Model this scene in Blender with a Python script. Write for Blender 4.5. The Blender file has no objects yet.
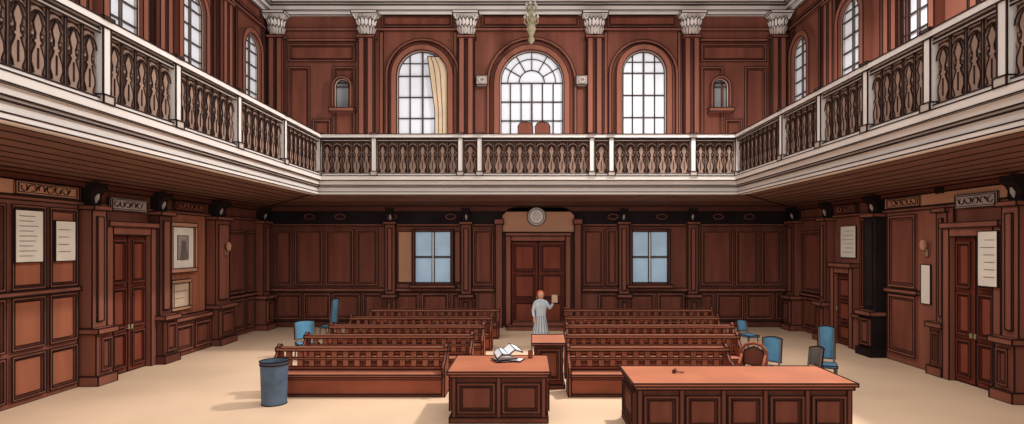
import bpy, math, random
from mathutils import Vector, Matrix
random.seed(7)
S=bpy.context.scene
S.view_settings.view_transform='Standard'
H=3.2; YB=21.9; XW=10.2; BX=5.95; BY=15.85; ZS=4.7; ZC=13.0
K=0.84   # pen-line weight

# ------------------------------------------------------------ materials
def lin(c):
    r=[]
    for v in c:
        v/=255.0
        r.append(v/12.92 if v<=0.04045 else ((v+0.055)/1.055)**2.4)
    return r+[1.0]
MATS={}
def mat(name,col,var=0.12,scale=1.2,rough=0.75,grain=False,emit=0.0,metal=0.0):
    m=bpy.data.materials.new(name); m.use_nodes=True
    nt=m.node_tree; b=nt.nodes['Principled BSDF']
    tc=nt.nodes.new('ShaderNodeTexCoord'); n=nt.nodes.new('ShaderNodeTexNoise')
    mp=nt.nodes.new('ShaderNodeMapping')
    nt.links.new(tc.outputs['Object'],mp.inputs['Vector'])
    if grain: mp.inputs['Scale'].default_value=(4,4,0.5)
    nt.links.new(mp.outputs['Vector'],n.inputs['Vector'])
    n.inputs['Scale'].default_value=scale; n.inputs['Detail'].default_value=3
    r=nt.nodes.new('ShaderNodeValToRGB')
    c=lin(col)
    r.color_ramp.elements[0].position=0.36; r.color_ramp.elements[1].position=0.64
    r.color_ramp.elements[0].color=[x*(1-var) for x in c[:3]]+[1]
    r.color_ramp.elements[1].color=[min(1,x*(1+var)) for x in c[:3]]+[1]
    nt.links.new(n.outputs['Fac'],r.inputs['Fac'])
    nt.links.new(r.outputs['Color'],b.inputs['Base Color'])
    b.inputs['Roughness'].default_value=rough; b.inputs['Metallic'].default_value=metal
    b.inputs['Specular IOR Level'].default_value=0.15
    if emit>0:
        nt.links.new(r.outputs['Color'],b.inputs['Emission Color'])
        b.inputs['Emission Strength'].default_value=emit
    MATS[name]=m
mat('ink',(44,25,22),0,)
mat('wall',(121,72,58),0.16,0.6,grain=True)
mat('wall_hi',(134,82,66),0.14,0.6,grain=True)
mat('wall_tan',(184,136,108),0.08,0.8)
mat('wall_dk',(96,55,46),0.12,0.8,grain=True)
mat('panel',(118,67,53),0.16,0.9,grain=True)
mat('panel_warm',(152,92,68),0.12,0.9,grain=True)
mat('door',(124,62,46),0.14,0.9,grain=True)
mat('soffit',(112,80,69),0.12,1.0)
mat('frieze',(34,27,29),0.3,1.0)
mat('cream',(230,223,218),0.05,0.8)
mat('cream_dk',(192,181,173),0.08,0.8)
mat('iron',(150,124,110),0.12,3)
mat('carved_back',(98,68,58),0.14,2)
mat('floor',(219,187,157),0.09,0.3,rough=0.6)
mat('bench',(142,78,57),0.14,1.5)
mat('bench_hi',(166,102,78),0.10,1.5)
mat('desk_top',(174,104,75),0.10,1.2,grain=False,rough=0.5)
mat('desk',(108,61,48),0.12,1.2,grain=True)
mat('glass_pale',(205,206,212),0.05,0.6,emit=0.35,rough=0.3)
mat('glass_blue',(164,188,206),0.10,0.9,emit=0.3,rough=0.3)
mat('glass_grey',(140,140,144),0.08,0.9,rough=0.3)
mat('curtain',(206,180,150),0.08,1.5)
mat('paper',(226,218,205),0.04,2)
mat('paper2',(200,176,150),0.06,2)
mat('print',(110,100,95),0.1,2)
mat('blue',(92,142,172),0.12,3)
mat('binblue',(84,102,122),0.2,3,rough=0.45)
mat('skin',(220,165,135),0.05,3)
mat('hair',(190,84,48),0.15,20)
mat('cloth',(198,212,222),0.10,6)
mat('white',(225,225,228),0.05,3)
mat('plaster',(160,146,138),0.1,2)
mat('gilt',(150,142,115),0.2,6)

# ------------------------------------------------------------ mesh builder
class B:
    def __init__(s,M=None,ink=0.012):
        s.v=[];s.f=[];s.mi=[];s.ms=[];s.M=M;s.r=ink
    def m(s,n):
        if n not in s.ms: s.ms.append(n)
        return s.ms.index(n)
    def add(s,vs,fs,mt):
        o=len(s.v); k=s.m(mt)
        for p in vs:
            p=Vector(p)
            if s.M: p=s.M(p) if callable(s.M) else s.M@p
            s.v.append(tuple(p))
        for f in fs: s.f.append([o+i for i in f]); s.mi.append(k)
    def bar(s,p,q,r=None,mt='ink'):
        r=s.r if r is None else r
        if mt=='ink': r*=K
        p=Vector(p);q=Vector(q);d=q-p
        if d.length<1e-6 or r<=0:return
        d.normalize()
        a=Vector((0,0,1)) if abs(d.z)<0.9 else Vector((1,0,0))
        u=d.cross(a).normalized();w=d.cross(u).normalized()
        p=p-d*r*0.6;q=q+d*r*0.6
        vs=[p+u*r+w*r,p-u*r+w*r,p-u*r-w*r,p+u*r-w*r,q+u*r+w*r,q-u*r+w*r,q-u*r-w*r,q+u*r-w*r]
        s.add(vs,[(0,1,5,4),(1,2,6,5),(2,3,7,6),(3,0,4,7),(0,3,2,1),(4,5,6,7)],mt)
    def line(s,pts,r=None,mt='ink',closed=False):
        for i in range(len(pts)-1): s.bar(pts[i],pts[i+1],r,mt)
        if closed: s.bar(pts[-1],pts[0],r,mt)
    def box(s,x0,x1,y0,y1,z0,z1,mt,ink=True,r=None):
        c=[(x,y,z) for z in(z0,z1) for x,y in((x0,y0),(x1,y0),(x1,y1),(x0,y1))]
        s.add(c,[(0,3,2,1),(4,5,6,7),(0,1,5,4),(1,2,6,5),(2,3,7,6),(3,0,4,7)],mt)
        if ink:
            for a,b in((0,1),(1,2),(2,3),(3,0),(4,5),(5,6),(6,7),(7,4),(0,4),(1,5),(2,6),(3,7)): s.bar(c[a],c[b],r)
    def prism(s,a,b,mt,ink=True,r=None,every=True):
        n=len(a)
        s.add(list(a)+list(b),[tuple(range(n))[::-1],tuple(range(n,2*n))]+[(i,(i+1)%n,n+(i+1)%n,n+i) for i in range(n)],mt)
        if ink:
            s.line(a,r,closed=True);s.line(b,r,closed=True)
            if every:
                for p,q in zip(a,b): s.bar(p,q,r)
    def strip(s,o,i,d0,d1,mt,ink=True,r=None,closed=False):
        n=len(o)
        vs=[(u,d1,z) for u,z in o]+[(u,d1,z) for u,z in i]+[(u,d0,z) for u,z in o]+[(u,d0,z) for u,z in i]
        fs=[]
        for k in range(n if closed else n-1):
            j=(k+1)%n
            fs+=[(k,j,n+j,n+k),(k,2*n+k,2*n+j,j),(n+k,n+j,3*n+j,3*n+k),(2*n+k,3*n+k,3*n+j,2*n+j)]
        if not closed: fs+=[(0,n,3*n,2*n),(n-1,3*n-1,4*n-1,2*n-1)]
        s.add(vs,fs,mt)
        if ink:
            s.line([(u,d1,z) for u,z in o],r,closed=closed);s.line([(u,d1,z) for u,z in i],r,closed=closed)
    def lathe(s,c,prof,mt,n=16,ink=True,r=None,sx=1,sy=1):
        vs=[];fs=[]
        for rad,z in prof:
            for k in range(n):
                t=2*math.pi*k/n; vs.append((c[0]+rad*sx*math.cos(t),c[1]+rad*sy*math.sin(t),c[2]+z))
        for j in range(len(prof)-1):
            for k in range(n):
                l=(k+1)%n; fs.append((j*n+k,j*n+l,(j+1)*n+l,(j+1)*n+k))
        fs.append(tuple(range(n))[::-1]); fs.append(tuple((len(prof)-1)*n+k for k in range(n)))
        s.add(vs,fs,mt)
        if ink:
            for j in (0,len(prof)-1): s.line(vs[j*n:(j+1)*n],r,closed=True)
    def tube(s,pts,rad,mt,n=6,closed=False,radii=None):
        pts=[Vector(p) for p in pts];m=len(pts);vs=[];fs=[]
        for i,p in enumerate(pts):
            if closed: d=pts[(i+1)%m]-pts[i-1]
            else: d=pts[min(i+1,m-1)]-pts[max(i-1,0)]
            d.normalize(); a=Vector((0,1,0)) if abs(d.y)<0.9 else Vector((1,0,0))
            u=d.cross(a).normalized();w=d.cross(u)
            rr=radii[i] if radii else rad
            for k in range(n):
                t=2*math.pi*k/n; vs.append(p+u*rr*math.cos(t)+w*rr*math.sin(t))
        for i in range(m if closed else m-1):
            j=(i+1)%m
            for k in range(n):
                l=(k+1)%n; fs.append((i*n+k,i*n+l,j*n+l,j*n+k))
        if not closed: fs+= [tuple(range(n))[::-1],tuple((m-1)*n+k for k in range(n))]
        s.add(vs,fs,mt)
    def obj(s,name,parent=None,smooth=False,local=False):
        me=bpy.data.meshes.new(name)
        if not local and s.v and parent is None:
            xs=[v[0] for v in s.v];ys=[v[1] for v in s.v];zs=[v[2] for v in s.v]
            o=Vector(((min(xs)+max(xs))/2,(min(ys)+max(ys))/2,min(zs)))
        else:o=Vector((0,0,0))
        me.from_pydata([tuple(Vector(v)-o) for v in s.v],[],s.f)
        for n in s.ms: me.materials.append(MATS[n])
        me.polygons.foreach_set('material_index',s.mi)
        if smooth: me.polygons.foreach_set('use_smooth',[True]*len(s.f))
        me.update()
        ob=bpy.data.objects.new(name,me); ob.location=o
        S.collection.objects.link(ob)
        if parent:
            ob.parent=parent
            if not local: ob.location=-parent.location
        return ob
FB=lambda p:Vector((p.x,YB-p.y,p.z))
FL=lambda p:Vector((-XW+p.y,p.x,p.z))
FR=lambda p:Vector((XW-p.y,p.x,p.z))

def panel(b,u0,u1,z0,z1,mt='panel',d=0.0,w=0.07,field=True,fr=None,r=None):
    fr=fr or ('door' if mt=='door' else 'wall_hi')
    r=r or b.r*.8
    t=.065
    b.box(u0,u1,d,d+t,z0,z0+w,fr,ink=False); b.box(u0,u1,d,d+t,z1-w,z1,fr,ink=False)
    b.box(u0,u0+w,d,d+t,z0+w,z1-w,fr,ink=False); b.box(u1-w,u1,d,d+t,z0+w,z1-w,fr,ink=False)
    b.line([(u0,d+t,z0),(u1,d+t,z0),(u1,d+t,z1),(u0,d+t,z1)],r,closed=True)
    b.line([(u0+w,d+t,z0+w),(u1-w,d+t,z0+w),(u1-w,d+t,z1-w),(u0+w,d+t,z1-w)],r,closed=True)
    if field and u1-u0>4*w and z1-z0>4*w:
        e=1.9*w
        b.box(u0+e,u1-e,d,d+0.03,z0+e,z1-e,mt,ink=False)
        b.line([(u0+e,d+.03,z0+e),(u1-e,d+.03,z0+e),(u1-e,d+.03,z1-e),(u0+e,d+.03,z1-e)],r*.6,closed=True)
def archpath(uc,hw,z0,zt,n=14):
    zc=zt-hw
    return [(uc-hw,z0)]+[(uc-hw*math.cos(math.pi*k/n),zc+hw*math.sin(math.pi*k/n)) for k in range(n+1)]+[(uc+hw,z0)]
def arch_window(name,F,uc,hw,z0,zt,cols,rows,gl='glass_pale',ink=0.012,sw=0.18,curtain=False,fan=False):
    b=B(F,ink)
    a=archpath(uc,hw,z0,zt)
    b.prism([(u,0.01,z) for u,z in a],[(u,0.05,z) for u,z in a],gl,ink=False)
    o=archpath(uc,hw+sw,z0,zt+sw); b.strip(o,a,0.0,0.26,'wall_hi')
    o2=archpath(uc,hw+0.03,z0,zt+0.03); i2=archpath(uc,hw-0.06,z0,zt-0.06)
    b.strip(o2,i2,0.04,0.14,'cream_dk')
    zc=zt-hw
    for k in range(1,cols):
        u=uc-hw+2*hw*k/cols; t=math.sqrt(max(0,hw*hw-(u-uc)**2)); top=(zc+t) if not fan else zc
        b.bar((u,0.08,z0),(u,0.08,top),0.024 if k*2!=cols else 0.035,'print'); b.bar((u,0.11,z0),(u,0.11,top),ink*.8)
    for k in range(1,rows+1):
        z=z0+(zc-z0)*k/rows
        b.bar((uc-hw,0.08,z),(uc+hw,0.08,z),0.024,'print'); b.bar((uc-hw,0.11,z),(uc+hw,0.11,z),ink*.8)
    if fan:
        for k in range(1,6):
            t=math.pi*k/6; b.bar((uc+0.4*hw*math.cos(t),0.09,zc+0.4*hw*math.sin(t)),(uc+hw*math.cos(t),0.09,zc+hw*math.sin(t)),0.020)
        b.line([(uc+0.4*hw*math.cos(math.pi*k/10),0.09,zc+0.4*hw*math.sin(math.pi*k/10)) for k in range(11)],0.020)
        b.line([(uc+0.75*hw*math.cos(math.pi*k/14),0.09,zc+0.75*hw*math.sin(math.pi*k/14)) for k in range(15)],0.017)
    else:
        z=zc+hw*0.5; w=math.sqrt(hw*hw-(z-zc)**2); b.bar((uc-w,0.09,z),(uc+w,0.09,z),0.020)
    b.box(uc-hw-sw-0.08,uc+hw+sw+0.08,0,0.34,z0-0.14,z0,'wall_hi')
    if curtain:
        L=[];R=[]
        for k in range(13):
            z=z0+(zt-0.25-z0)*k/12; t=k/12
            R.append((uc+(hw if z<zc else math.sqrt(max(0.01,hw*hw-(z-zc)**2))),0.2,z))
            L.append((uc+hw*(0.50-0.45*max(0,t-0.35)**1.0),0.2,z))
        loop=L+R[::-1]
        b.prism(loop,[(p[0],0.14,p[2]) for p in loop],'curtain',every=False)
        for q in (0.3,0.6): b.line([tuple(Vector(l)*(1-q)+Vector(r)*q+Vector((0,0.01,0))) for l,r in zip(L,R)],ink*0.6)
    return b.obj(name)
def rect_window(name,F,u0,u1,z0,z1,cols,rows,gl,ink=0.018):
    b=B(F,ink)
    b.box(u0,u1,0.01,0.05,z0,z1,gl,ink=False)
    w=0.10
    for a in((u0-w,u0,z0-w,z1+w),(u1,u1+w,z0-w,z1+w),(u0,u1,z1,z1+w),(u0,u1,z0-w,z0)): b.box(a[0],a[1],0,0.2,a[2],a[3],'wall_dk')
    for k in range(1,cols):
        u=u0+(u1-u0)*k/cols; b.box(u-0.045,u+0.045,0.05,0.12,z0,z1,'white' if k*2==cols else 'print',r=0.014)
    for k in range(1,rows):
        z=z0+(z1-z0)*k/rows; b.box(u0,u1,0.05,0.11,z-0.03,z+0.03,'print',r=0.012)
    b.box(u0-0.2,u1+0.2,0,0.3,z0-0.2,z0-0.1,'wall_hi')
    return b.obj(name)

# ------------------------------------------------------------ room shell
b=B(ink=0); b.box(-XW-0.3,XW+0.3,-2,YB+0.3,-0.2,0,'floor',ink=False); b.obj('floor')
b=B(ink=0.02)
b.box(-XW-.3,-7.2,-2,YB+.3,ZC,ZC+.2,'cream',ink=False); b.box(7.2,XW+.3,-2,YB+.3,ZC,ZC+.2,'cream',ink=False)
b.box(-7.2,7.2,19,YB+.3,ZC,ZC+.2,'cream',ink=False)
for y in (3,7,11,15): b.box(-7.2,7.2,y-.1,y+.1,ZC,ZC+.2,'cream')
for x in (-3.6,0,3.6): b.box(x-.1,x+.1,-2,19,ZC,ZC+.2,'cream')
b.obj('ceiling')

# ---- back wall
b=B(FB,0.018)
b.box(-XW-.3,XW+.3,-.3,0,0,ZC,'wall',ink=False)
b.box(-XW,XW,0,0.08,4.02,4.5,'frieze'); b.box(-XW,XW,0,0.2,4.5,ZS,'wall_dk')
b.box(-XW,XW,0,0.14,3.94,4.02,'wall_hi')
b.box(-XW,-1.3,0,0.1,0,0.22,'wall_dk'); b.box(2.1,XW,0,0.1,0,0.22,'wall_dk')
b.box(-XW,-1.3,0,0.12,1.40,1.52,'wall_hi'); b.box(2.1,XW,0,0.12,1.40,1.52,'wall_hi')
for us in ([(-9.9,-9.2),(-9.1,-8.0),(-7.9,-6.8),(-6.7,-5.85)],[(-2.15,-1.35)],[(2.15,2.95),(3.05,3.5)],[(6.75,8.0),(8.1,9.0),(9.1,9.9)]):
    for u0,u1 in us: panel(b,u0,u1,1.62,3.82)
u=-9.9
while u<9.8:
    if not(-2.4<u<1.9): panel(b,u,min(u+1.05,9.95),0.3,1.32)
    u+=1.15
for u in (-8.5,-7.3,-5.3,-3.0,3.3,5.2,7.4,8.6):
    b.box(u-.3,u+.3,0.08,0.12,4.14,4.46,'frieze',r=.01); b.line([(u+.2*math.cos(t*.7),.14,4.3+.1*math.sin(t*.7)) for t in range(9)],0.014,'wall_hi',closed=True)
for s0,s1 in ((-9.4,-6.7),(6.7,9.35)):
    b.box(s0,s1,0,0.06,11.15,11.25,'wall_hi',r=.012)
    panel(b,s0+.05,s1-.05,10.35,11.05)
    panel(b,s0+.05,s0+.9,7.4,10.15); panel(b,s1-.9,s1-.05,7.4,10.15)
    panel(b,s0+1.0,s1-1.0,7.2,8.1)
b.box(-XW,XW,0,0.1,11.55,11.65,'wall_hi',r=.012)
for u0,u1 in ((-5.7,-2.95),(-1.8,2.0),(3.1,5.8)): panel(b,u0,u1,11.7,12.2,w=.06)
for u0,u1 in ((-5.78,-5.65),(-2.9,-2.78),(2.98,3.1),(5.85,5.95)): b.box(u0,u1,0,.06,5.3,11.5,'wall_hi',r=.012)
WB=b.obj('wall_back')

# ---- side walls
def side(F,name,lower):
    b=B(F,0.016)
    b.box(-1,YB,-.3,0,0,ZC,'wall',ink=False)
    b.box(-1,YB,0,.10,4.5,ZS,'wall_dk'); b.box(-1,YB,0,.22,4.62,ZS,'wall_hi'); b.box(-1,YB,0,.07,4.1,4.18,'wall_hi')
    lower(b)
    b.box(-1,YB,0,.1,8.0,8.1,'wall_hi'); b.box(-1,YB,0,.1,11.5,11.6,'wall_hi')
    for u in (11.7,12.75,14.85,15.95,18.0,19.1,19.35,21.35): b.box(u,u+.12,0,.1,8.1,11.5,'wall_dk')
    for u0,u1 in ((12.9,15.0),(15.7,18.1),(18.9,21.3)):
        panel(b,u0,u1,6.6,7.9); panel(b,u0,u1,11.7,12.2,w=.06)
    return b.obj(name)
def lowL(b):
    b.box(-1,12.62,0,.05,0,4.1,'wall_hi',r=.012)
    for u0,u1 in ((7.6,8.6),(8.7,9.8),(9.9,10.82),(10.95,11.72),(11.82,12.55)):
        panel(b,u0,u1,.12,1.0,'panel_warm',d=.05,w=.05); panel(b,u0,u1,1.1,2.15,'panel_warm',d=.05,w=.05); panel(b,u0,u1,2.3,4.0,d=.05,w=.05,mt='panel_warm')
    b.box(-1,12.6,.05,.14,2.18,2.27,'wall_hi')
    b.box(-1,12.6,.05,.1,4.2,4.5,'wall_tan')
    b.box(15.65,17.6,0,.22,0,1.0,'wall'); b.box(15.65,17.6,0,.3,1.0,1.12,'wall_hi'); panel(b,15.8,16.6,.15,.9,d=.22); panel(b,16.7,17.5,.15,.9,d=.22)
    panel(b,18.95,20.1,1.5,3.7); panel(b,18.95,20.1,.2,1.3); panel(b,20.2,20.8,1.5,3.7); panel(b,20.2,20.8,.2,1.3)
    b.box(15.7,17.6,0,.05,1.15,4.1,'panel_warm')
    b.box(18.8,YB,0,.1,1.35,1.45,'wall_hi')
def lowR(b):
    b.box(-1,11.85,0,.05,0,4.1,'wall_hi')
    for u0,u1 in ((8.6,9.6),(9.7,10.6),(10.65,11.2)):
        panel(b,u0,u1,.12,1.0,'panel_warm',d=.05); panel(b,u0,u1,1.1,2.15,'panel_warm',d=.05); panel(b,u0,u1,2.3,4.0,'panel_warm',d=.05)
    b.box(13.35,15.85,0,.05,0,4.1,'wall_hi')
    panel(b,14.6,15.7,2.05,4.0,d=.05); panel(b,14.6,15.7,.25,1.85,d=.05)
    b.box(14.5,15.85,0.05,.14,1.9,2.0,'wall_hi')
    b.box(-1,15.85,.05,.1,4.2,4.5,'wall_tan')
    b.box(16.6,17.15,0,.25,0,1.0,'wall'); b.box(16.6,17.15,0,.3,1.0,1.1,'wall_hi')
    panel(b,16.65,17.1,1.3,4.0,w=.06)
    panel(b,19.2,20.7,1.5,3.7); panel(b,19.2,20.7,.2,1.3)
    b.box(19.1,YB,0,.1,1.35,1.45,'wall_hi')
WL=side(FL,'wall_left',lowL); WR=side(FR,'wall_right',lowR)
WP={id(FB):WB,id(FL):WL,id(FR):WR}

def cornice(F,name,u0,u1,r):
    b=B(F,r)
    for d,z0,z1,m in((.12,12.15,12.3,'cream'),(.22,12.3,12.48,'cream'),(.28,12.48,12.56,'cream_dk'),(.36,12.56,12.78,'cream'),(.45,12.78,13.0,'cream')):
        b.box(u0,u1,0,d,z0,z1,m,ink=False); b.bar((u0,d,z1),(u1,d,z1)); b.bar((u0,d,z0),(u1,d,z0))
    return b.obj(name)
cornice(FB,'trim_1',-XW,XW,.016); cornice(FL,'trim_2',-1,YB,.014); cornice(FR,'trim_3',-1,YB,.014)

# ---- pilasters (upper, with leafy capitals)
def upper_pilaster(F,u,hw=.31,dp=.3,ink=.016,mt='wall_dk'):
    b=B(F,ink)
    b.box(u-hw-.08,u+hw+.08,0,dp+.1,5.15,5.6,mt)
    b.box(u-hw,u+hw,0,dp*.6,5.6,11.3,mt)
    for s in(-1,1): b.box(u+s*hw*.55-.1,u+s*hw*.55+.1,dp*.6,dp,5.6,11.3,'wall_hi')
    b.box(u-hw-.05,u+hw+.05,0,dp+.05,11.2,11.3,'wall_hi')
    c=(u,dp*.5,11.3)
    b.lathe(c,[(hw*.75,0),(hw*.8,.2),(hw*.95,.5),(hw*1.35,.75)],'cream_dk',12,ink=False)
    for tier,(z0,h,rr) in enumerate(((.0,.34,.82),(.24,.38,.95))):
        for k in range(9):
            t=math.pi*(k+.5*tier)/8.0
            cx,sx=math.cos(t),math.sin(t)
            def P(rad,z,off): 
                return (u+hw*rad*cx-off*sx, dp*.5+hw*rad*sx+off*cx*.6, 11.3+z)
            w=.07
            b.prism([P(rr,z0,-w),P(rr,z0,w),P(rr+.1,z0+h*.7,w*1.1),P(rr+.45,z0+h,0),P(rr+.1,z0+h*.7,-w*1.1)],
                    [P(rr-.1,z0,-w),P(rr-.1,z0,w),P(rr,z0+h*.7,w*1.1),P(rr+.3,z0+h*.96,0),P(rr,z0+h*.7,-w*1.1)],'cream_dk' if tier==0 else 'cream',r=ink*.9,every=False)
    for s in(-1,1):
        b.tube([(u+s*hw*(1.15+.28*math.cos(a)*(1-a/12)),dp+.12,11.3+.68+.13*math.sin(a)*(1-a/12)) for a in [k*.8 for k in range(10)]],.028,'cream')
    b.box(u-hw*1.6,u+hw*1.6,0,dp+.28,12.05,12.15,'cream')
    return b.obj('pilaster',WP[id(F)])
for u in (-6.26,-2.39,2.58,6.34): upper_pilaster(FB,u)
for u in (-9.75,9.7): upper_pilaster(FB,u,hw=.28)
for F in (FL,FR):
    for u in (9.5,12.3,15.35,18.5): upper_pilaster(F,u,hw=.3,ink=.014)

# ---- upper windows
n=1
for args in ((FB,-4.1,.98,7.3,10.75,4,3),(FB,.15,1.25,7.3,10.75,6,3),(FB,4.5,.86,7.3,10.75,4,3)):
    F,u,hw,z0,zt,c,r=args
    arch_window('window_%d'%n,F,u,hw,z0,zt,c,r,ink=.016,curtain=(n==1),fan=(n==2),sw=.22); n+=1
b=B(FB,.016)
for uc,hw,zt in ((-4.1,1.45,11.25),(.15,1.75,11.3),(4.5,1.35,11.2)):
    b.strip(archpath(uc,hw,7.0,zt),archpath(uc,hw-.1,7.0,zt-.1),0,.12,'wall_hi')
for s in (-1.78,2.08):
    b.box(s-.22,s+.22,0,.3,9.4,9.75,'plaster'); b.tube([(s+.12*math.cos(k),.33,9.57+.1*math.sin(k)) for k in range(7)],.03,'cream_dk')
b.obj('trim_4')
for u in (-7.2,7.47):
    arch_window('window_%d'%n,FB,u,.3,8.5,9.65,1,1,'glass_grey',ink=.016,sw=.1); n+=1
for F,us in((FL,(13.9,16.75,20.3)),(FR,(14.5,17.4,20.6))):
    for u in us:
        arch_window('window_%d'%n,F,u,.58,8.3,10.85,2,4,ink=.014,sw=.2); n+=1
rect_window('window_%d'%n,FB,-4.38,-3.0,1.75,3.72,2,2,'glass_blue'); n+=1
rect_window('window_%d'%n,FB,4.05,5.42,1.75,3.72,2,2,'glass_blue'); n+=1
b=B(FB,.016); b.box(-5.05,-4.52,0,.1,1.75,3.72,'wall_tan'); b.box(-2.85,-2.65,0,.1,1.75,3.72,'wall_hi'); b.obj('trim_5')

# ---- balcony
b=B(ink=.018)
e=.06
for x0,x1,y0,y1 in((-XW,-BX-e,-1,YB),(BX+e,XW,-1,YB),(-BX-e,BX+e,BY+e,YB)):
    b.box(x0,x1,y0,y1,ZS,5.12,'soffit',ink=False)
x=-XW+.35
while x<-BX-.2:
    for s in(1,-1): b.bar((s*x,-1,ZS-.004),(s*x,BY+(abs(x)-BX)*(YB-BY)/(XW-BX),ZS-.004),.011)
    x+=.5
y=BY+.8
while y<YB-.1:
    t=(y-BY)/(YB-BY)*(XW-BX); b.bar((-BX-t,y,ZS-.004),(BX+t,y,ZS-.004),.012); y+=1.5
for s in(-1,1): b.box(min(s*BX,s*(BX+.3)),max(s*BX,s*(BX+.3)),-1,BY,ZS-.06,ZS-.002,'cream_dk',r=.012); b.bar((s*BX,BY,ZS-.01),(s*XW,YB,ZS-.01),.02)
b.box(-BX,BX,BY,BY+.3,ZS-.06,ZS-.002,'cream_dk',r=.012)
prof=((.04,4.62,4.70,'cream'),(.01,4.70,4.84,'cream'),(.05,4.84,4.89,'cream_dk'),(.07,4.89,5.02,'cream'),(.13,5.02,5.148,'cream'))
for p,z0,z1,m in prof:
    b.box(-BX-.12,-BX+p,-1,BY-p,z0,z1,m,ink=False); b.box(BX-p,BX+.12,-1,BY-p,z0,z1,m,ink=False)
    b.box(-BX+p,BX-p,BY-p,BY+.12,z0,z1,m,ink=False)
    for z in (z0,z1):
        b.line([(-BX+p,-1,z),(-BX+p,BY-p,z),(BX-p,BY-p,z),(BX-p,-1,z)],.011)
b.obj('balcony')

FBL=lambda p:Vector((-BX+.02+p.y,p.x,p.z)); FBR=lambda p:Vector((BX-.02-p.y,p.x,p.z)); FBB=lambda p:Vector((p.x,BY-.02-p.y,p.z))
Z0=5.15
# leaf-and-scroll relief carved in each bay module
PROF=[(.05,.42),(.10,.42),(.12,.22),(.17,.26),(.24,.36),(.33,.34),(.42,.20),(.47,.14),(.50,.26),(.53,.14),(.60,.12),(.66,.20),(.72,.24),(.78,.16),(.84,.06)]
def balustrade(F,posts,a,bb,pitch,q):
    b=B(F,.012)
    b.box(a,bb,-.07,.07,Z0,Z0+.07,'cream')
    b.box(a,bb,-.05,.05,Z0+.97,Z0+1.02,'cream_dk')
    b.box(a,bb,-.10,.10,Z0+1.06,Z0+1.17,'cream')
    b.box(a,bb,-.05,-.03,Z0+.05,Z0+1.06,'carved_back',ink=False)
    for p in posts:
        b.box(p-.07,p+.07,-.09,.09,Z0,Z0+1.06,'cream'); b.box(p-.10,p+.10,-.12,.12,Z0+1.17,Z0+1.20,'cream'); b.box(p-.1,p+.1,-.12,.12,Z0,Z0+.12,'cream_dk')
    ps=sorted(set([a]+list(posts)+[bb]))
    for p,pn in zip(ps[:-1],ps[1:]):
        L=pn-p-.18
        if L<.15: continue
        N=max(1,round(L/pitch)); w=L/N
        for k in range(N):
            u=p+.09+w*(k+.5)
            o=[(u-w*h,Z0+z) for z,h in PROF]; i=[(u+w*h,Z0+z) for z,h in PROF]
            lp=o+i[::-1]
            b.prism([(x,.02,z) for x,z in lp],[(x,-.03,z) for x,z in lp],'iron',r=.009*q,every=False)
            b.bar((u,.025,Z0+.18),(u,.025,Z0+.42),.009*q)
            # round arch springing from bar to bar
            ar=[(u-w*.44*math.cos(math.pi*j/8),.0,Z0+.74+.17*math.sin(math.pi*j/8)) for j in range(9)]
            b.tube(ar,.024,'iron',5); b.line([(x,.026,z-.028) for x,y_,z in ar],.008*q)
            for s in(-1,1):
                # curled leaf in the spandrel and foot scroll
                b.tube([(u+s*w*(.26+.13*math.cos(c)*(1-c/9)),0,Z0+.62+.10*math.sin(c)*(1-c/9)) for c in [j*.8 for j in range(8)]],.015,'iron',5)
                b.tube([(u+s*w*.47,0,Z0+.10),(u+s*w*.42,0,Z0+.24),(u+s*w*.34,0,Z0+.44),(u+s*w*.42,0,Z0+.52),(u+s*w*.47,0,Z0+.46)],.014,'iron',5)
            b.box(u-w*.5-.016,u-w*.5+.016,-.03,.025,Z0+.07,Z0+.97,'iron',r=.009*q)
    return b.obj('balustrade')
balustrade(FBL,[2.6,4.3,6.0,7.77,9.36,11.35,13.5],-1,BY-.1,.27,1)
balustrade(FBR,[2.6,4.3,5.6,6.9,8.2,9.7,11.25,12.95],-1,BY-.1,.27,1)
balustrade(FBB,[-BX+.05,-4.33,-1.9,-1.36,1.8,2.35,4.65,BX-.05],-BX,BX,.30,1.1)

# ---- lower pilasters
def low_pilaster(F,u0,u1,dp=.3,mt='wall',ink=.014,ped=1.3,cap='frieze'):
    b=B(F,ink)
    b.box(u0-.08,u1+.08,0,dp+.2,0,.22,mt); b.box(u0-.04,u1+.04,0,dp+.12,.22,ped-.12,mt); b.box(u0-.1,u1+.1,0,dp+.22,ped-.12,ped,'wall_hi')
    panel(b,u0+.05,u1-.05,.32,ped-.22,d=dp+.12,w=.05)
    b.box(u0,u1,0,dp,ped,4.0,mt); b.box(u0+.12,u1-.12,dp,dp+.04,ped+.15,3.85,'wall_hi' if mt!='frieze' else 'frieze')
    b.box(u0-.06,u1+.06,0,dp+.1,4.0,4.1,'wall_hi')
    c=(u0+u1)/2;hw=(u1-u0)*.35
    pr=[(0,4.1),(dp*.6,4.1),(dp*.75,4.2),(dp*.7,4.32),(dp*.9,4.42),(dp+.08,4.5),(dp+.08,4.62),(0,4.62)]
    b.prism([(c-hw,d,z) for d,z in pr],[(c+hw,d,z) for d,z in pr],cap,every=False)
    b.tube([(c,dp*.7,4.18),(c,dp*.8,4.28),(c,dp*.95,4.38)],.05,'cream_dk',6,radii=[.02,.05,.02])
    return b.obj('pilaster',WP[id(F)])
for u0,u1,m in ((12.72,13.15,'wall_hi'),(15.05,15.55,'wall_dk'),(17.75,18.6,'wall'),(20.95,21.5,'wall')):
    low_pilaster(FL,u0,u1,mt=m)
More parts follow.
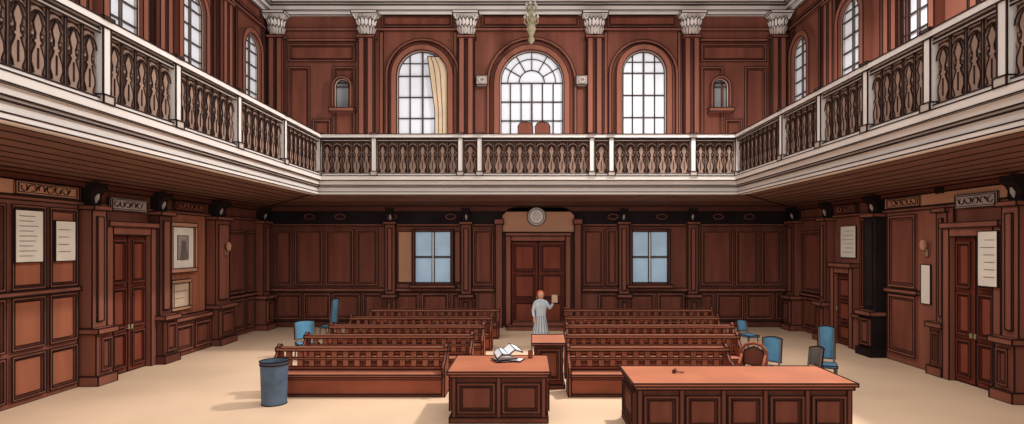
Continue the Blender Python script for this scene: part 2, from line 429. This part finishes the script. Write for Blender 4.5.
for u0,u1,m,dp in ((11.3,11.7,'wall_hi',.3),(13.55,13.9,'wall_hi',.06),(15.95,16.5,'frieze',.3),(18.6,19.0,'wall',.3),(20.85,21.4,'wall',.3)): low_pilaster(FR,u0,u1,mt=m,dp=dp)
for u in (-5.35,-2.4,3.72,6.4): low_pilaster(FB,u-.2,u+.2,dp=.2,ink=.018)

# ---- doors
def door(name,F,u0,u1,zt,leaves,ink=.014,mt='door'):
    b=B(F,ink)
    b.box(u0,u1,.0,.06,0.0,zt,mt)
    w=(u1-u0)/leaves
    for k in range(leaves):
        a=u0+w*k; 
        b.box(a+.02,a+w-.02,.06,.09,.02,zt-.02,mt)
        for z0,z1 in((.15,.3*zt),(.33*zt,.62*zt),(.65*zt,zt-.12)):
            panel(b,a+.1,a+w-.1,z0,z1,'door',d=.09,w=.05)
        kx=a+w-.06 if k==0 else a+.06
        b.tube([(kx,.1,1.1),(kx,.17,1.1),(kx,.17,1.2)],.025,'gilt')
    for a in((u0-.2,u0,0,zt+.2),(u1,u1+.2,0,zt+.2),(u0,u1,zt,zt+.2)): b.box(a[0],a[1],0,.24,a[2],a[3],'wall_hi')
    b.box(u0-.22,u1+.22,0,.32,zt+.2,zt+.32,'wall_hi')
    return b.obj(name)
door('door_1',FB,-.66,1.45,3.35,2,ink=.018)
door('door_2',FL,13.45,14.8,3.45,2)
door('door_3',FR,12.0,13.25,3.4,2)
door('door_4',FR,17.4,18.25,2.3,1)
b=B(FB,.02)
arc=[(.4+1.35*math.cos(t),min(4.66,4.3+.55*math.sin(t))) for t in [math.pi*k/12 for k in range(1,12)]]
lp=[(-1.0,3.7),(1.8,3.7),(1.8,4.35)]+arc+[(-1.0,4.35)]
b.prism([(x,.02,z) for x,z in lp],[(x,.2,z) for x,z in lp],'wall_tan',every=False)
for s in(-1.12,1.92): b.box(s-.13,s+.13,0,.3,0,4.0,'wall'); b.box(s-.18,s+.18,0,.36,4.0,4.2,'wall_hi')
b.obj('door_surround',WB)
b=B(FB,.014)
ring=lambda r,d:[(.33+r*math.cos(2*math.pi*k/24),d,4.3+r*math.sin(2*math.pi*k/24)) for k in range(24)]
b.prism(ring(.36,.2),ring(.36,.26),'cream_dk',every=False); b.prism(ring(.27,.26),ring(.27,.3),'cream',every=False,r=.01)
for k in range(8):
    t=math.pi*k/4; b.tube([(.33+.06*math.cos(t),.31,4.3+.06*math.sin(t)),(.33+.2*math.cos(t+.3),.32,4.3+.2*math.sin(t+.3))],.014,'cream_dk')
b.obj('round_emblem')

# ---- notices, pictures, plaques
def notice(name,F,u0,u1,z0,z1,frame=None,d=.06,rows=9,ink=.011,body='paper'):
    b=B(F,ink)
    if frame:
        w=.09
        for a in((u0-w,u1+w,z0-w,z0),(u0-w,u1+w,z1,z1+w),(u0-w,u0,z0,z1),(u1,u1+w,z0,z1)): b.box(a[0],a[1],d,d+.06,a[2],a[3],frame)
    b.box(u0,u1,d,d+.025,z0,z1,body)
    for k in range(rows):
        z=z1-(z1-z0)*(k+1.2)/(rows+1.5); e=u0+(u1-u0)*random.uniform(.6,.88)
        b.bar((u0+(u1-u0)*.15,d+.03,z),(e,d+.03,z),.006,'print')
    return b.obj(name)
notice('notice_board',FL,10.98,11.62,2.85,3.9,None,d=.12); notice('notice_board',FL,11.92,12.45,2.85,3.72,None,d=.12,rows=4)
def picture(F,u0,u1,z0,z1,d):
    b=B(F,.013)
    w=.12
    for a in((u0,u1,z0,z0+w),(u0,u1,z1-w,z1),(u0,u0+w,z0+w,z1-w),(u1-w,u1,z0+w,z1-w)): b.box(a[0],a[1],d,d+.08,a[2],a[3],'wall_tan')
    b.box(u0+w,u1-w,d,d+.03,z0+w,z1-w,'paper')
    uc=(u0+u1)/2;zc=(z0+z1)/2
    b.box(uc-.25,uc+.25,d+.03,d+.04,zc-.35,zc+.35,'plaster',r=.008)
    b.tube([(uc,d+.05,zc-.3),(uc,d+.05,zc-.05),(uc,d+.05,zc+.2)],.05,'print',radii=[.14,.08,.07])
    return b.obj('framed_picture')
picture(FL,15.75,17.05,2.4,3.85,.06)
notice('framed_notice',FL,15.95,16.7,1.4,2.1,'wall_tan',rows=2,body='paper2')
notice('notice_sheet',FR,17.35,18.2,2.8,3.8,None,rows=6,d=.02)
notice('notice_sheet',FR,14.08,14.42,1.7,2.7,None,rows=0,d=.06)
notice('notice_sheet',FR,11.83,12.35,2.3,3.5,None,rows=6,d=.26)
def plaque(F,u0,u1,z0,z1,ink=.01,mt='wall_tan'):
    b=B(F,ink); b.box(u0,u1,.1,.14,z0,z1,mt); b.box(u0+.05,u1-.05,.14,.155,z0+.04,z1-.04,mt,r=.008)
    u=u0+.16; zc=(z0+z1)/2
    while u<u1-.2:
        b.line([(u+.07*math.cos(t*.9+u*7),.165,zc+.07*math.sin(t*.9+u*7)) for t in range(6)],.008)
        b.bar((u+.07,.165,zc-.05),(u+.13,.165,zc+.06),.008)
        u+=.2
    return b.obj('carved_plaque')
plaque(FL,11.0,12.5,4.22,4.48); plaque(FL,13.5,14.8,4.05,4.36,mt='plaster'); plaque(FL,16.0,17.4,4.22,4.46,mt='wall_hi')
plaque(FR,12.0,13.2,4.05,4.36,mt='plaster'); plaque(FR,14.4,15.7,4.22,4.46); plaque(FR,17.2,18.3,4.22,4.46,mt='wall_hi')
def sconce(F,u,z,d):
    b=B(F,.008)
    b.prism([(u+.07*math.cos(k*.785),d,z-.1+.12*math.sin(k*.785)) for k in range(8)],[(u+.07*math.cos(k*.785),d+.04,z-.1+.12*math.sin(k*.785)) for k in range(8)],'wall_tan',every=False)
    b.tube([(u,d+.03,z-.1),(u,d+.1,z-.14),(u,d+.13,z-.04)],.016,'gilt')
    b.lathe((u,d+.13,z-.04),[(.04,0),(.07,.08),(.08,.18),(.05,.26),(.02,.28)],'wall_tan',12)
    return b.obj('sconce')
sconce(FL,18.2,3.05,.34); sconce(FR,14.2,3.1,.05)

b=B(ink=.008)
c=(.12,20.6,0)
b.tube([(c[0],c[1],ZC),(c[0],c[1],11.9)],.035,'gilt')
b.lathe((c[0],c[1],10.6),[(.03,0),(.13,.12),(.07,.3),(.18,.55),(.09,.8),(.17,1.05),(.05,1.35)],'gilt',12,ink=False)
for zz,rr in((11.4,.26),(11.85,.2)):
    for k in range(6):
        t=math.pi*k/3+zz; b.tube([(c[0]+r*math.cos(t),c[1]+r*math.sin(t),z) for r,z in((.05,zz),(rr*.6,zz-.1),(rr,zz),(rr*.92,zz+.14))],.024,'gilt')
        b.lathe((c[0]+rr*.92*math.cos(t),c[1]+rr*.92*math.sin(t),zz+.14),[(.04,0),(.055,.05),(.02,.12)],'cream_dk',8,ink=False)
b.obj('pendant_chandelier')

# ---- furniture
def pew(x0,x1,y):
    b=B(ink=.013)
    b.box(x0+.05,x1-.05,y+.04,y+.1,0.0,.42,'bench')
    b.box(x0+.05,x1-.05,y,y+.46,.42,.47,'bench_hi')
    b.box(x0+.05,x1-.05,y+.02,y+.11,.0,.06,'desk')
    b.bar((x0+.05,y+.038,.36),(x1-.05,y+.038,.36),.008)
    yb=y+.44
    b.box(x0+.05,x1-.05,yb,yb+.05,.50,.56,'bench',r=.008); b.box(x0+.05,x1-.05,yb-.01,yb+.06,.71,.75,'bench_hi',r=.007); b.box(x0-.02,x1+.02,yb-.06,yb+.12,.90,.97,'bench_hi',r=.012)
    n=max(2,int((x1-x0-.2)/.24))
    for k in range(n):
        x=x0+.12+(x1-x0-.24)*(k+.5)/n
        b.box(x-.06,x+.06,yb+.005,yb+.04,.56,.90,'bench_hi',r=.005)
    b.box(x0+.05,x1-.05,yb+.01,yb+.04,0.05,.5,'desk',ink=False)
    for x in(x0,x1-.06):
        pr=[(y,0),(y+.6,0),(y+.6,.95),(y+.5,1.04),(y+.42,1.0),(y+.36,.84),(y+.22,.72),(y+.06,.70),(y-.02,.62),(y+.03,.45)]
        b.prism([(x,a,z) for a,z in pr],[(x+.06,a,z) for a,z in pr],'bench',every=False)
    return b.obj('courtroom_bench')
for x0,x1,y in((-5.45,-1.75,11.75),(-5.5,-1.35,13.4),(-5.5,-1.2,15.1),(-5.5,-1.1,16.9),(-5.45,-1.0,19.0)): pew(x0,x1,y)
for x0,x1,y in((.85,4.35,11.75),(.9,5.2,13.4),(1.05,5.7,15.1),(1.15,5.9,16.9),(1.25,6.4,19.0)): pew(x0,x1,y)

def desk(x0,x1,y0,y1,h,npan):
    b=B(ink=.013)
    b.box(x0+.08,x1-.08,y0+.08,y1-.08,.08,h-.1,'desk'); b.box(x0+.04,x1-.04,y0+.04,y1-.04,0,.1,'desk')
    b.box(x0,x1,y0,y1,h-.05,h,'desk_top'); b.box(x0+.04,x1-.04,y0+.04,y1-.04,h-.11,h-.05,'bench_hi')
    w=(x1-x0-.24)/npan
    for k in range(npan):
        a=x0+.12+w*k
        b.M=lambda p:Vector((p.x,y0+.08-p.y,p.z))
        panel(b,a+.06,a+w-.06,.18,h-.2,'desk',d=0,w=.05,fr='desk')
    b.M=None
    for k in range(npan+1):
        a=x0+.12+w*k; b.box(a-.035,a+.035,y0+.04,y0+.08,.1,h-.11,'desk',r=.008)
    for s in(0,1):
        b.M=(lambda p:Vector((x0+.08-p.y,p.x,p.z))) if s==0 else (lambda p:Vector((x1-.08+p.y,p.x,p.z)))
        panel(b,y0+.2,y1-.2,.18,h-.2,'desk',d=0,w=.05,fr='desk')
    b.M=None
    return b.obj('wooden_desk')
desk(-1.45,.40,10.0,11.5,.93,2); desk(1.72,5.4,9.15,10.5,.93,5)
b=B(ink=.013)
b.box(.1,.82,12.4,12.95,0,.1,'desk'); b.box(.15,.77,12.45,12.9,.1,.98,'bench')
b.prism([(.08,12.36,.98),(.84,12.36,.98),(.84,12.36,1.03),(.08,12.36,1.03)],[(.08,13.0,.98),(.84,13.0,.98),(.84,13.0,1.12),(.08,13.0,1.12)],'bench_hi')
b.M=lambda p:Vector((p.x,12.45-p.y,p.z)); panel(b,.2,.72,.2,.9,'bench',d=0,w=.05,fr='bench')
b.M=None; b.obj('lectern')
b=B(ink=.016); b.box(-.8,1.6,20.9,21.5,0,.15,'wall_hi'); b.box(-.6,1.4,21.15,21.5,.15,.3,'wall_hi'); b.obj('door_step')

def chair(name,x,y,rot,back='blue',frame='print',h=1.1,w=.46):
    M=Matrix.Translation((x,y,0))@Matrix.Rotation(rot,4,'Z')
    b=B(M,.012)
    hw=w/2
    for sx in(-1,1):
        b.tube([(sx*hw,-.22,0),(sx*(hw-.03),-.2,.45)],.02,frame)
        b.tube([(sx*hw,.26,0),(sx*(hw-.03),.2,.45),(sx*(hw-.03),.32,h-.05)],.02,frame)
    b.box(-hw,hw,-.24,.22,.43,.48,back)
    n=6; A=[];C=[]
    for k in range(n+1):
        t=-1+2*k/n; A.append((t*hw,.27+.06*(1-t*t),.55)); C.append((t*hw*1.02,.34+.08*(1-t*t),h-.03*t*t))
    lo=A+[(p[0],p[1]+.03,p[2]) for p in A[::-1]]; up=C+[(p[0],p[1]+.03,p[2]) for p in C[::-1]]
    b.prism(lo,up,back,every=False); b.bar(A[0],C[0]);b.bar(A[-1],C[-1])
    return b.obj(name)
def armchair(x,y,rot):
    b=B(Matrix.Translation((x,y,0))@Matrix.Rotation(rot,4,'Z'),.012)
    for sx in(-.24,.24):
        for yy in(-.22,.22): b.tube([(sx,yy,0),(sx,yy,.45)],.03,'bench')
        b.tube([(sx,-.22,.45),(sx,-.22,.68),(sx,0,.72),(sx,.24,.8)],.03,'bench')
    b.box(-.28,.28,-.26,.26,.43,.5,'bench')
    b.tube([(-.26,.24,.5),(-.26,.28,.9),(-.15,.3,1.02),(0,.31,1.05),(.15,.3,1.02),(.26,.28,.9),(.26,.24,.5)],.035,'bench')
    b.prism([(-.2,.27,.58),(.2,.27,.58),(.2,.3,.88),(0,.31,.98),(-.2,.3,.88)],[(-.2,.3,.58),(.2,.3,.58),(.2,.33,.88),(0,.34,.98),(-.2,.33,.88)],'desk',every=False)
    return b.obj('wooden_armchair')
chair('blue_chair',-6.15,15.6,.6,h=1.05,w=.55); chair('blue_chair',-6.75,18.9,-.5,h=1.35,w=.32)
chair('blue_chair',5.35,12.5,-.7,h=1.1,w=.42); chair('blue_chair',6.85,12.8,-.4,h=1.3,w=.36)
chair('grey_chair',6.1,12.2,-1.0,back='print',h=.95,w=.32); chair('blue_chair',6.7,17.0,.3,h=.88,w=.36)
armchair(4.8,12.0,-.5)
for x in(-.1,.55):
    b=B(ink=.016)
    for sx in(-.2,.2):
        for yy in(20.6,21.0): b.box(x+sx-.03,x+sx+.03,yy-.03,yy+.03,5.14,5.6,'wall_dk')
    b.box(x-.26,x+.26,20.55,21.05,5.6,5.7,'wall_dk')
    pr=[(x-.26,5.7),(x+.26,5.7),(x+.28,7.65),(x+.2,7.78),(x,7.82),(x-.2,7.78),(x-.28,7.65)]
    b.prism([(u,21.0,z) for u,z in pr],[(u,21.08,z) for u,z in pr],'desk',every=False)
    b.obj('gallery_chair')
b=B(ink=.013)
c=(-5.12,11.3,0)
b.lathe(c,[(.23,0),(.24,.03),(.265,.82),(.27,.86),(.25,.86),(.24,.80),(.225,.06)],'binblue',28,ink=False)
for z,r in((.0,.235),(.80,.268),(.86,.272)): b.line([(c[0]+r*math.cos(t*math.pi/14),c[1]+r*math.sin(t*math.pi/14),z+.005) for t in range(28)],closed=True)
b.lathe((c[0],c[1],.5),[(.22,0),(.2,.1),(.1,.18),(.02,.2)],'frieze',16,ink=False)
b.obj('waste_bin')

b=B(ink=.009)
hz=.935
for k,(dx,dy,a) in enumerate(((0,0,.2),(.1,.05,-.3),(-.05,.08,.6))):
    b.M=Matrix.Translation((-.42+dx,10.95+dy,hz+.012*k))@Matrix.Rotation(a,4,'Z')
    b.box(-.22,.22,-.14,.14,0,.01,'white',r=.006)
b.M=Matrix.Translation((-.4,11.0,hz+.04))@Matrix.Rotation(.35,4,'Z')
L=[(-.26,-.16,.04),(-.16,-.17,.13),(-.04,-.17,.10),(.1,-.17,.20),(.26,-.15,.14)]
for i in range(4):
    p,q=L[i],L[i+1]; b.prism([p,q,(q[0],q[1],q[2]-.02),(p[0],p[1],p[2]-.02)],[(p[0]*.9,.17,p[2]+.06),(q[0]*.9,.17,q[2]+.06),(q[0]*.9,.17,q[2]+.04),(p[0]*.9,.17,p[2]+.04)],'white' if i!=1 else 'cloth',r=.006)
b.M=None; b.obj('loose_papers')
b=B(ink=.006); b.lathe((.05,11.25,.935),[(.04,0),(.05,.04),(.05,.12),(.04,.14)],'bench',12); b.tube([(.05,11.25,1.02),(.1,11.25,1.22)],.012,'print'); b.obj('pen_cup')
b=B(ink=.005)
b.tube([(2.6,9.95,.955),(2.75,9.87,.955)],.012,'desk'); b.M=Matrix.Translation((2.6,9.95,.967))@Matrix.Rotation(1.1,4,'Z')@Matrix.Rotation(math.pi/2,4,'Y')
b.lathe((0,0,-.06),[(.025,0),(.03,.02),(.022,.05),(.022,.08),(.03,.1),(.025,.12)],'desk',12); b.M=None; b.obj('gavel')

# ---- person
def skinobj(name,parent,verts,edges,radii,mt,sub=2):
    me=bpy.data.meshes.new(name); me.from_pydata(verts,edges,[]); ob=bpy.data.objects.new(name,me); S.collection.objects.link(ob)
    me.materials.append(MATS[mt])
    ob.modifiers.new('s','SKIN').use_smooth_shade=True
    sv=me.skin_vertices[0].data
    for i,r in enumerate(radii): sv[i].radius=(r,r) if not isinstance(r,tuple) else r
    sv[0].use_root=True
    m=ob.modifiers.new('u','SUBSURF'); m.levels=sub; m.render_levels=sub
    ob.parent=parent; return ob
P=bpy.data.objects.new('standing_person',None); S.collection.objects.link(P); P.location=(.40,17.6,0); P.rotation_euler=(0,0,.15)
skinobj('body',P,[(0,0,.95),(0,0,1.12),(0,0,1.32),(0,0,1.44),(0,-.005,1.52),
   (-.17,0,1.40),(-.25,-.02,1.14),(-.24,-.16,.95),(.17,0,1.40),(.29,-.04,1.20),(.34,-.24,1.38),
   (.1,0,.9),(.11,-.01,.5),(.11,0,.09),(.12,-.15,.04),(-.1,0,.9),(-.11,-.01,.5),(-.11,0,.09),(-.12,-.15,.04)],
  [(0,1),(1,2),(2,3),(3,4),(3,5),(5,6),(6,7),(3,8),(8,9),(9,10),(0,11),(11,12),(12,13),(13,14),(0,15),(15,16),(16,17),(17,18)],
  [(.16,.11),(.14,.1),(.17,.11),(.12,.08),.05,.065,.05,.035,.065,.05,.035,.09,.065,.045,.04,.09,.065,.045,.04],'cloth')
b=B(ink=0)
prof=[(.29,0),(.27,.1),(.24,.25),(.2,.45),(.155,.66),(.19,.88),(.185,.98),(.06,1.07)]
b.lathe((0,0,.30),[(r,z*1.1) for r,z in prof],'cloth',24,ink=False,sy=.72)
b.obj('coat',P,True,local=True)
b=B(ink=0)
for k in range(7):
    t=math.pi*(1+(k+1)/8); b.bar((.29*math.cos(t),.21*math.sin(t)-.004,.31),(.17*math.cos(t),.122*math.sin(t)-.006,.98),.006,'print')
b.obj('coat_folds',P,local=True)
b=B(ink=0)
b.lathe((0,-.01,1.5),[(.045,0),(.06,.03),(.082,.08),(.09,.14),(.085,.19),(.05,.235),(.01,.245)],'skin',18,ink=False,sy=1.12)
b.tube([(0,-.10,1.64),(0,-.125,1.60),(0,-.10,1.59)],.012,'skin'); b.bar((-.025,-.1,1.555),(.025,-.1,1.555),.005,'bench')
for s in(-1,1): b.lathe((s*.032,-.098,1.63),[(.004,0),(.011,.008),(.004,.016)],'ink',8,ink=False); b.lathe((s*.088,0,1.59),[(.008,0),(.018,.03),(.008,.05)],'skin',8,ink=False)
b.obj('head',P,True,local=True)
b=B(ink=0); b.lathe((0,.04,1.52),[(.06,0),(.11,.06),(.12,.14),(.105,.20),(.06,.25),(.01,.262)],'hair',18,ink=False); b.obj('hair',P,True,local=True)
for sx,base,d in((-1,(-.24,-.17,.94),Vector((0,-.5,-.85))),(1,(.34,-.26,1.39),Vector((0,-.6,.8)))):
    b=B(ink=0); bp=Vector(base); d=d.normalized(); side_=Vector((1,0,0))
    b.tube([bp,bp+d*.05,bp+d*.09],.03,'skin',8,radii=[.025,.035,.034])
    for k,l in enumerate((.065,.08,.085,.07)):
        q=bp+d*.085+side_*(-.027+.018*k); b.tube([q,q+d*l*.5,q+d*l*.8+Vector((0,-.01,-.015))],.009,'skin',6)
    q=bp+d*.03+side_*(-sx*.03); b.tube([q,q+side_*(-sx*.03)+d*.03,q+side_*(-sx*.035)+d*.06],.010,'skin',6)
    b.obj('hand_'+('a' if sx>0 else 'b'),P,True,local=True)
b=B(ink=.008); b.box(.26,.46,-.42,-.40,1.42,1.68,'paper2'); b.obj('held_paper',P,local=True)

# ------------------------------------------------------------ light
w=bpy.data.worlds.new('World'); S.world=w; w.use_nodes=True
bg=w.node_tree.nodes['Background']; bg.inputs[0].default_value=(1,.985,.96,1); bg.inputs[1].default_value=1.15
def area(name,loc,rot,sx,sy,e,col=(1,.97,.93)):
    l=bpy.data.lights.new(name,'AREA'); l.shape='RECTANGLE'; l.size=sx; l.size_y=sy; l.energy=e; l.color=col
    o=bpy.data.objects.new(name,l); o.location=loc; o.rotation_euler=rot; S.collection.objects.link(o); return o
area('top_fill',(0,10,12.6),(0,0,0),9,12,280)  # added broad overhead fill; no such source is in view
area('shadow_key',(5.5,14,12.2),(math.radians(-8),math.radians(22),0),.7,.7,1700)  # small added key for soft floor shadows; no pendant hangs here
area('gallery_fill_up',(0,19,5.3),(math.pi-.15,0,0),16,2,330)  # added upward fill, here and at both sides, brightens cornice and upper walls
area('gallery_fill_up',(-8,12,5.3),(math.pi,0,0),1.5,14,160); area('gallery_fill_up',(8,12,5.3),(math.pi,0,0),1.5,14,160)
area('under_gallery_fill',(-7.6,11,4.6),(0,0,0),1,14,190); area('under_gallery_fill',(7.6,11,4.6),(0,0,0),1,14,190)  # added fill below the balcony, sides and back; no fixtures there
area('under_gallery_fill',(0,17.8,4.6),(math.radians(18),0,0),14,1,230)

cam=bpy.data.cameras.new('camera'); co=bpy.data.objects.new('camera',cam); S.collection.objects.link(co)
co.location=(0,0,H); co.rotation_euler=(math.pi/2,0,0)
cam.sensor_width=36; cam.lens=36*560/1024; cam.shift_x=-16/1024; cam.shift_y=33/1024
S.camera=co
